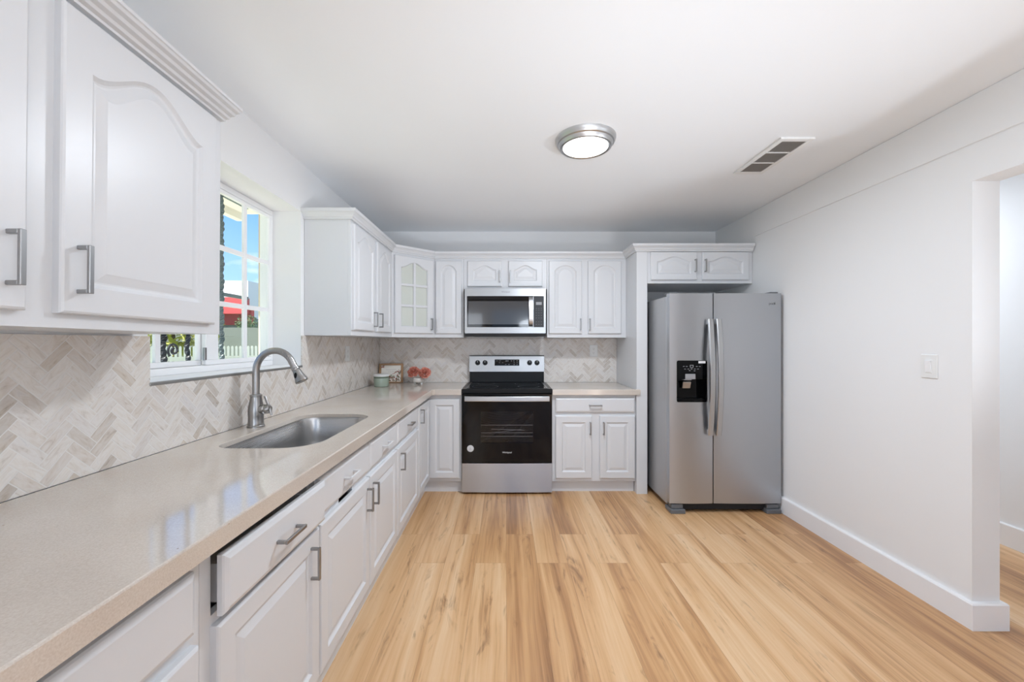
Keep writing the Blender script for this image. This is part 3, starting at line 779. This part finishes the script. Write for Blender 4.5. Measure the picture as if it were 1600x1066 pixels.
for v in bm.verts: v.co.y = v.co.y*3.05 if v.co.y > .01 else bow(v.co.x, W_-SPL-.003)-.004
for v in bm.verts: v.co.x += SPL+.003
rd = obj('refrigerator_door', bm, 'steel', fg, smooth=True)
def fhandle(parent, x):
    bm = bmesh.new(); N = 28; w2 = .0195; rows = []
    for q_ in range(N+1):
        u = q_/N; z = .588+(1.447-.588)*u; s = math.sin(PI*u); y = -.038-.034*s; rows.append((y, z))
    a = [[bm.verts.new((x+dx, y+dy, z)) for y, z in rows] for dx, dy in ((-w2, .004), (-w2+.005, 0), (w2-.005, 0), (w2, .004), (w2, .016), (-w2, .016))]
    for q_ in range(6): bridge(bm, a[q_], a[(q_+1) % 6], closed=False)
    for e_ in (0, -1): bm.faces.new([r_[e_] for r_ in a])
    for z in (.61, 1.425): bx(bm, x-.014, x+.014, -.034, .001, z-.018, z+.018, .003)
    h_ = obj('handle', bm, 'steel_h', parent, smooth=True)
fhandle(fd, SPL-.034); fhandle(rd, SPL+.026)
# dispenser
dp = obj('dispenser', boxes((.051, .281, .001, .012, 1.0, 1.141), (.051, .056, .001, .0575, .827, 1.0), (.276, .281, .001, .0575, .827, 1.0), (.056, .276, .001, .0575, .827, .845), (.056, .276, .052, .0575, .845, 1.0), (.056, .276, .012, .0575, 1.0, 1.141)), 'bglass', fg, label='black water and ice dispenser')
bm = bmesh.new(); o1 = rrect(.048, .284, .824, 1.144, (.018,)*4, 5); o2 = rrect(.0525, .2795, .8285, 1.1395, (.014,)*4, 5)
A = [bm.verts.new((x, -.002, z)) for x, z in o1]; B = [bm.verts.new((x, -.002, z)) for x, z in o2]; A2 = [bm.verts.new((x, .001, z)) for x, z in o1]; B2 = [bm.verts.new((x, .001, z)) for x, z in o2]
bridge(bm, A, B); bridge(bm, A2, A); bridge(bm, B, B2); bridge(bm, B2, A2); obj('dispenser_rim', bm, 'steel_h', dp)
obj('energy_sticker', box(.215, .268, .0003, .001, 1.118, 1.135), 'white_print', dp, label='small white sticker')
obj('ice_chute', boxes((.117, .192, -.004, .011, 1.0, 1.039), (.107, .165, .0, .04, .992, .9995), bev=.002), 'grey', dp)
bm = box(.104, .164, .0, .012, -.052, 0, .002); bm.transform(Matrix.Translation((0, .004, .978)) @ Matrix.Rotation(.35, 4, 'X')); obj('paddle', bm, 'steel_h', dp)
obj('drip_tray', box(.07, .262, .004, .05, .8452, .851, .002), 'black', dp)
bm = bmesh.new()
bx(bm, .152, .178, 0, .0009, 1.102, 1.106); bx(bm, .152, .156, 0, .0009, 1.088, 1.102); bx(bm, .174, .178, 0, .0009, 1.088, 1.102); bx(bm, .156, .174, 0, .0009, 1.084, 1.088)
for x_, z_ in ((.105, 1.095), (.128, 1.095), (.203, 1.095), (.225, 1.095), (.115, 1.076), (.14, 1.076), (.164, 1.076), (.188, 1.076), (.212, 1.076), (.15, 1.064), (.186, 1.062)): bx(bm, x_-.006, x_+.006, 0, .0009, z_-.002, z_+.002)
obj('dispenser_icons', bm, 'grey', dp)
text_mesh('brand_lettering', 'Whirlpool', .027, 'dgrey', rd, ((1199.5-790)/640*FYF-FX0, -.0007, 1.275+(535-474.5)/640*FYF), (PI/2, 0, 0))
obj('base_grille', boxes((.07, W_-.07, .03, .06, .02, .066)), 'dark', fg)
for x0_ in (.005, W_-.115):
    obj('foot', boxes((x0_, x0_+.11, -.012, .10, 0, .032), (x0_+.012, x0_+.098, .005, .08, .032, .066), bev=.004), 'rubber', fg)
for x0_ in (.01, W_-.07):
    obj('hinge_cover', box(x0_, x0_+.06, .02, .12, 1.641, 1.652, .003), 'rubber', fg)

# ------------------------------------------------------------------ ceiling fittings
cl = thing('ceiling_light', 'round flush-mount ceiling light with silver ring and lit diffuser', 'light', (.431, 2.21, H))
bm = bmesh.new(); lathe(bm, [(.120, -.048), (.128, -.052), (.136, -.050), (.142, -.04), (.145, -.032), (.152, -.028), (.156, -.018), (.160, -.012), (.161, 0), (.10, 0)], 64, cap=False)
obj('metal_ring', bm, brushed('satin_ring', (200, 200, 200), .34, 2), cl, smooth=True)
bm = bmesh.new(); lathe(bm, [(0, -.056), (.06, -.055), (.10, -.052), (.122, -.047), (.122, -.03), (0, -.03)], 64, cap=False)
obj('diffuser', bm, 'lamp', cl, smooth=True)
l = light('ceiling_lamp', 'AREA', (.431, 2.21, H-.06), (0, 0, 0), 24, COOL, shape='DISK', size=.23)

vt = thing('ceiling_vent', 'rectangular white ceiling vent with three dark louvered sections', 'vent', (1.565, 2.42, H))
obj('backing', box(-.066, .066, -.205, .205, -.003, -.0005), 'vent', vt)
VS = [(-.2, -.073), (-.063, .063), (.073, .2)]
bm = boxes((-.092, -.066, -.23, .23, -.010, 0), (.066, .092, -.23, .23, -.010, 0), (-.066, .066, -.23, -.2, -.010, 0), (-.066, .066, .2, .23, -.010, 0), (-.066, .066, -.073, -.063, -.010, 0), (-.066, .066, .063, .073, -.010, 0), bev=.001)
obj('frame', bm, 'white_plastic', vt)
for a_, b_ in VS:
    bm = bmesh.new()
    for q_ in range(12): x_ = -.066+.011*(q_+.5); bx(bm, x_-.0012, x_+.0012, a_, b_, -.009, -.003)
    obj('louvers', bm, plain('louver_grey', (165, 160, 155), .5) if 'louver' not in M else 'louver', vt)

# ------------------------------------------------------------------ switch and outlets
def plate(name, label, cat, loc, rotz, kind):
    o = thing(name, label, cat, loc, rotz)
    obj('cover_plate', box(-.039, .039, -.006, 0, -.058, .058, .002), 'white_plastic', o)
    if kind == 'rocker':
        bm = bmesh.new(); bx(bm, -.0165, .0165, -.008, -.006, -.033, .033, .001); obj('rocker_frame', bm, 'white_plastic', o)
        bm = box(-.014, .014, -.004, .002, -.029, .029, .001); bm.transform(Matrix.Translation((0, -.0085, 0)) @ Matrix.Rotation(.09, 4, 'X')); obj('rocker', bm, 'trim', o)
    else:
        for z in (-.02, .02):
            r_ = obj('receptacle', box(-.016, .016, -.0075, -.006, z-.014, z+.014, .0005), 'white_plastic', o)
            bm = bmesh.new(); bx(bm, -.007, -.0055, -.0078, -.0075, z-.003, z+.007); bx(bm, .0055, .007, -.0078, -.0075, z-.003, z+.006); bx(bm, -.002, .002, -.0078, -.0075, z-.010, z-.006); obj('slots', bm, 'dgrey', r_)
    return o
plate('light_switch', 'white rocker light switch on the right wall beside the opening', 'switch', (XR, 2.008, 1.157), -PI/2, 'rocker')
plate('wall_outlet', 'white wall outlet on the back tile between stove and refrigerator panel', 'outlet', (.87, YB-BT, 1.19), 0, 'duplex')
plate('wall_outlet', 'white wall outlet on the left tile under the cabinet beside the window', 'outlet', (XL+BT, 3.21, 1.185), PI/2, 'duplex')

# ------------------------------------------------------------------ things on the counter
cn_ = thing('candle_jar', 'pale green candle jar with a white lid in the counter corner', 'candle', (-1.11, 3.66, CZ))
bm = bmesh.new(); lathe(bm, [(0, 0), (.058, 0), (.063, .004), (.065, .012), (.065, .088), (.0635, .092), (.06, .092), (.06, .02), (0, .02)], 40, cap=False)
obj('jar', bm, plain('sage_glass', (160, 174, 158), .18, coat=.4), cn_, smooth=True)
bm = bmesh.new(); lathe(bm, [(.0652, .078), (.0655, .079), (.0655, .086), (.0652, .087)], 40, cap=False); obj('dark_band', bm, plain('wax_line', (88, 100, 84), .4), cn_, smooth=True)
bm = bmesh.new(); lathe(bm, [(0, .0925), (.066, .0925), (.068, .095), (.068, .107), (.064, .112), (.02, .113), (0, .113)], 40, cap=False); obj('lid', bm, 'white_plastic', cn_, smooth=True)

pq = thing('floral_plaque', 'small wooden plaque with floral print leaning against the corner tile', 'plaque', (-1.115, 3.985, CZ), math.radians(8))
pq.rotation_euler = (math.radians(-9), 0, math.radians(8))
m_wood = plain('plaque_wood', (178, 140, 104), .55, nz=.2)
obj('frame', boxes((-.114, -.093, -.014, .012, .001, .188), (.093, .114, -.014, .012, .001, .188), (-.093, .093, -.014, .012, .001, .012), (-.093, .093, -.014, .012, .170, .188), bev=.0015), m_wood, pq)
fc_ = obj('printed_face', box(-.096, .096, -.008, .008, .012, .173), plain('cream_paper', (244, 239, 230), .6), pq)
fl = [bmesh.new() for _ in range(4)]
rr = random.Random(3)
for k in range(170):
    u = rr.random(); x_ = -.09+.18*u; zmax = .02+.11*max(.12, u**1.4); z_ = .016+rr.random()*zmax
    if rr.random() < .1: x_, z_ = -.088+rr.random()*.02, .15+rr.random()*.018
    q_ = rr.randrange(4); s = .003+rr.random()*.0055; a_ = rr.random()*PI; b2 = fl[q_]
    vs = [b2.verts.new((x_+s*(1.5 if q_ > 1 else 1)*math.cos(t_)*math.cos(a_)-s*.55*math.sin(t_)*math.sin(a_), -.0086-.0001*(k % 5), z_+s*(1.5 if q_ > 1 else 1)*math.cos(t_)*math.sin(a_)+s*.55*math.sin(t_)*math.cos(a_))) for t_ in [2*PI*e_/8 for e_ in range(8)]]
    b2.faces.new(vs)
for b2, nm, cc in zip(fl, ('pink_blossoms', 'rust_blossoms', 'green_leaves', 'brown_stems'), ((196, 120, 112), (166, 98, 76), (120, 130, 96), (120, 96, 80))): obj(nm, b2, plain(nm, cc, .6), fc_)
bm = bmesh.new(); pts = [(-.05+.1*k/40, -.0088, .128+.005*math.sin(k*.95)*(1 if k % 7 else 1.6)) for k in range(41)]; tube(bm, pts, .0007, 4)
pts = [(-.03+.07*k/30, -.0088, .108+.003*math.sin(k*1.1)) for k in range(31)]; tube(bm, pts, .0006, 4)
obj('script_lettering', bm, 'grey', fc_)

vz = thing('flower_bowl', 'small white footed bowl holding two coral roses on the back counter', 'vase', (-.827, 3.89, CZ))
bm = bmesh.new(); lathe(bm, [(0, .014), (.045, .014), (.058, .022), (.063, .034), (.060, .048), (.054, .060), (.05, .062), (.05, .055), (.055, .036), (.04, .022), (0, .02)], 40, cap=False); obj('bowl', bm, plain('white_ceramic', (228, 222, 214), .3), vz, smooth=True)
for a_ in (-PI/2-.9, -PI/2+.9, PI/2):
    bm = bmesh.new(); lathe(bm, [(.009, 0), (.012, .016)], 12, .04*math.cos(a_), .03*math.sin(a_)); obj('foot', bm, 'white_plastic', vz)
def rose_petal(bm, a0, z0, el, r, size, curl, ph):
    nu, nv = 8, 6; g = []
    for i_ in range(nu+1):
        row = []
        u = -1+2*i_/nu
        for j_ in range(nv+1):
            v = j_/nv
            wv = math.sin(PI*(.16+.62*v)); a_ = a0+u*size*wv
            rad = r*(.30+.75*math.sin(PI*.5*min(1, v*1.15)))+curl*max(0, v-.6)**1.4*2.2*(1-.35*u*u)
            z_ = z0+el*v-1.0*curl*max(0, v-.7)**1.2+.0035*math.sin(6*u+ph)*v*v-(u*u)*.016*v
            row.append(bm.verts.new((rad*math.cos(a_), rad*math.sin(a_), z_)))
        g.append(row)
    for i_ in range(nu):
        for j_ in range(nv): bm.faces.new((g[i_][j_], g[i_+1][j_], g[i_+1][j_+1], g[i_][j_+1]))
m_r, t_, b_r = new_mat('coral_petal'); p_ = objpos(t_); nz_ = noise(t_, vec(t_, *p_), 60, 3)
t_.links.new(ramp(t_, nz_, [(.3, (204, 112, 96)), (.52, (228, 144, 124)), (.7, (244, 184, 162))]), b_r.inputs['Base Color']); b_r.inputs['Roughness'].default_value = .65
b_r.inputs['Subsurface Weight'].default_value = .0
M['petal'] = m_r
M['stem'] = plain('stem_green', (74, 84, 52), .6)
def rose(label, loc, tilt, rz, seed):
    r_ = thing('rose', label, 'flower', loc, 0, 'coral roses in the white bowl'); r_.rotation_euler = (tilt[0], tilt[1], rz)
    rq = random.Random(seed); bm = bmesh.new()
    for ringi, (n_, rad, z0, el, size, curl) in enumerate(((3, .008, .010, .058, 1.2, .002), (3, .015, .008, .060, 1.1, .006), (4, .024, .005, .058, .95, .012), (5, .034, 0, .055, .8, .018), (5, .044, -.004, .048, .78, .024), (6, .053, -.008, .038, .66, .026), (6, .058, -.014, .026, .66, .026))):
        for q_ in range(n_): rose_petal(bm, 2*PI*q_/n_+ringi*.8+rq.uniform(-.15, .15), z0, el*rq.uniform(.92, 1.06), rad, size, curl*rq.uniform(.7, 1.3), rq.random()*6)
    bmesh.ops.scale(bm, vec=(.80, .80, .9), verts=bm.verts)
    o = obj('bloom', bm, 'petal', r_, smooth=True)
    md = o.modifiers.new('thickness', 'SOLIDIFY'); md.thickness = .0014
    bm = bmesh.new(); tube(bm, [(0, 0, .004), (0, .01, -.025), (0, .03, -.042)], .0035, 8); obj('stem', bm, 'stem', r_)
    for a_ in (1.2,):
        bm = bmesh.new(); A = []; B = []
        for k in range(7):
            u = k/6; rr_ = .02+.05*u; w2 = .013*math.sin(PI*u)+.0005; d_ = Vector((math.cos(a_), math.sin(a_), 0)); n_ = Vector((-d_.y, d_.x, 0))
            A.append(bm.verts.new(d_*rr_-n_*w2+Vector((0, 0, -.016-.01*u*u)))); B.append(bm.verts.new(d_*rr_+n_*w2+Vector((0, 0, -.016-.01*u*u))))
        bridge(bm, A, B, closed=False); obj('leaf', bm, 'stem', r_)
rose('coral rose in the white bowl, the one nearer the green candle', (-.872, 3.888, CZ+.108), (.72, -.14), 0, 5)
rose('coral rose in the white bowl, the one nearer the stove', (-.760, 3.850, CZ+.103), (.74, .12), 0, 9)

# ------------------------------------------------------------------ outside the window
M['grass'] = plain('lawn', (96, 112, 66), .9, nz=.5)
M['iron'] = plain('grey_iron', (92, 105, 109), .5)
M['iron_dark'] = plain('dark_iron', (34, 38, 48), .5)
M['beige'] = plain('beige_stucco', (196, 184, 160), .8, nz=.3, nscale=60)
M['eave'] = plain('eave_paint', (214, 208, 192), .7)
M['red'] = plain('red_awning', (176, 60, 62), .7); M['roofwhite'] = plain('pale_roof', (206, 208, 214), .7); M['bluegrey'] = plain('bluegrey_wall', (112, 124, 132), .8); M['cement'] = plain('cement', (98, 104, 98), .85, nz=.3)
M['fence'] = plain('fence_white', (232, 228, 214), .6)
struct('ground', box(-60, -3.6, -20, 60, -.25, -.15), 'grass')
struct('sun_bounce_slab', box(-3.6, XO-.001, -20, 60, -.25, -.14), plain('pale_bounce_concrete', (206, 202, 194), .8, nz=.2))  # unseen pale ground, added to bounce sun up into the window reveal
o = obj('porch_eave', boxes((-2.36, XO-.001, -1.5, 3.6, 2.40, 2.46), (-2.36, -2.30, -1.5, 3.6, 2.34, 2.40), (-2.0, -1.96, -1.5, 3.6, 2.36, 2.40)), 'eave'); o['kind'] = 'structure'; o.name = 'trim_3'
o = thing('porch_column', 'beige stucco porch pilaster seen through the right edge of the window', 'column', (-1.65, 3.0, -.15))
obj('shaft', box(-.10, .10, -.10, .10, 0, 2.54), 'beige', o)
obj('base', box(-.12, .12, -.12, .12, 0, .14), 'beige', o)
gr = thing('window_security_grille', 'twisted iron security grille with scrolls outside the kitchen window', 'grille', (-1.62, 1.95, 1.08))
for y_, mt, rd_ in ((-.50, 'iron', .013), (-.26, 'iron', .013), (-.012, 'iron_dark', .014), (.136, 'iron_dark', .012), (.385, 'iron', .014)):
    bm = bmesh.new(); n_ = 90
    tube(bm, [(.003*math.cos(q_*.7), y_+.003*math.sin(q_*.7), 1.06*q_/n_) for q_ in range(n_+1)], rd_, 4, twist=.55)
    obj('bar', bm, mt, gr)
for z_ in (.02, .47, 1.04):
    obj('rail', box(-.007, .007, -.6, .62, z_-.010, z_+.010), 'iron', gr)
for y_, z_ in ((-.5, .02), (-.5, 1.04), (.385, .02), (.385, 1.04)):
    obj('bracket', box(0, .1185, y_-.008, y_+.008, z_-.008, z_+.008), 'iron', gr)
for yc, zc, s_ in ((.048, .157, 1), (-.14, .157, -1)):
    bm = bmesh.new(); pts = []
    for q_ in range(48):
        a_ = q_/47*2.9*PI; r_ = .006+.029*(q_/47); pts.append((0, yc+s_*r_*math.cos(a_+1.2), zc+r_*math.sin(a_+1.2)))
    tube(bm, pts, .0055, 8); obj('scroll', bm, 'iron_dark', gr)
# picket fence
pf = thing('picket_fence', 'white picket fence beyond the window', 'fence', (-6.2, 8.0, -.15))
fa = math.radians(38); pf.rotation_euler = (0, 0, fa)
for q_ in range(42):
    x_ = -1.1+q_*.07
    bm = bmesh.new(); vs0 = [(x_-.02, 0), (x_+.02, 0), (x_+.02, 1.33), (x_, 1.355), (x_-.02, 1.33)]
    A = [bm.verts.new((x, -.01, z)) for x, z in vs0]; B = [bm.verts.new((x, .01, z)) for x, z in vs0]; bridge(bm, A, B); bm.faces.new(A); bm.faces.new(list(reversed(B)))
    obj('picket', bm, 'fence', pf)
for z_ in (.35, 1.1): obj('rail', box(-1.2, 1.9, .011, .05, z_-.04, z_+.04), 'fence', pf)
# wall and hedge behind, building
tag(obj('garden_wall', box(-26, -4, 13.2, 13.4, -.15, 1.75), 'cement'), 'grey garden wall behind the picket fence', 'wall')
bd = thing('red_fronted_building', 'distant building with red front and pale roof seen through the window', 'building', (-16.6, 22, -.15))
obj('wall', box(-5, 2.9, 0, 1.5, 0, 2.7), 'bluegrey', bd)
obj('red_fascia', boxes((-5.1, 3.1, -.25, 0, 2.35, 3.2), (-5.1, 3.0, -.9, -.25, 2.9, 3.75)), 'red', bd)
obj('roof', box(-5.1, 2.7, .1, 1.5, 2.7, 4.75), 'roofwhite', bd)
for q_ in range(3): obj('window', box(-3.5+q_*2.2, -2.3+q_*2.2, -.03, 0, .8, 2.0), 'iron_dark', bd)
M['leaf_y'] = plain('leaves_yellowgreen', (150, 150, 62), .7); M['leaf_g'] = plain('leaves_green', (70, 96, 56), .7); M['bark'] = plain('bark', (92, 78, 62), .9)
def tree(label, loc, hgt, rad, leaf, seed, n_=1400):
    rr = random.Random(seed); o = thing('garden_tree', label, 'tree', loc)
    bm = bmesh.new(); tube(bm, [(0, 0, 0), (.05, .03, hgt*.4), (-.03, .05, hgt*.75)], [.09*hgt/3, .07*hgt/3, .03*hgt/3], 8); obj('trunk', bm, 'bark', o)
    bm = bmesh.new()
    for _ in range(n_):
        v = Vector((rr.gauss(0, 1), rr.gauss(0, 1), rr.gauss(0, .8))).normalized()*rad*(rr.random()**.4); v.z += hgt-rad*.6
        s = rad*.09; a_ = Vector((rr.gauss(0, 1), rr.gauss(0, 1), rr.gauss(0, 1))).normalized(); b2 = a_.orthogonal().normalized()
        vs = [bm.verts.new(v+a_*s*p0+b2*s*.45*p1) for p0, p1 in ((-1, 0), (0, -1), (1, 0), (0, 1))]; bm.faces.new(vs)
    obj('foliage', bm, leaf, o)
tree('yellow-green tree behind the picket fence at the left sash', (-7.9, 9.7, -.15), 2.5, 1.0, 'leaf_y', 1)
tree('small green tree beside the distant red building', (-11.9, 18.9, -.15), 2.55, .5, 'leaf_g', 2, 700)
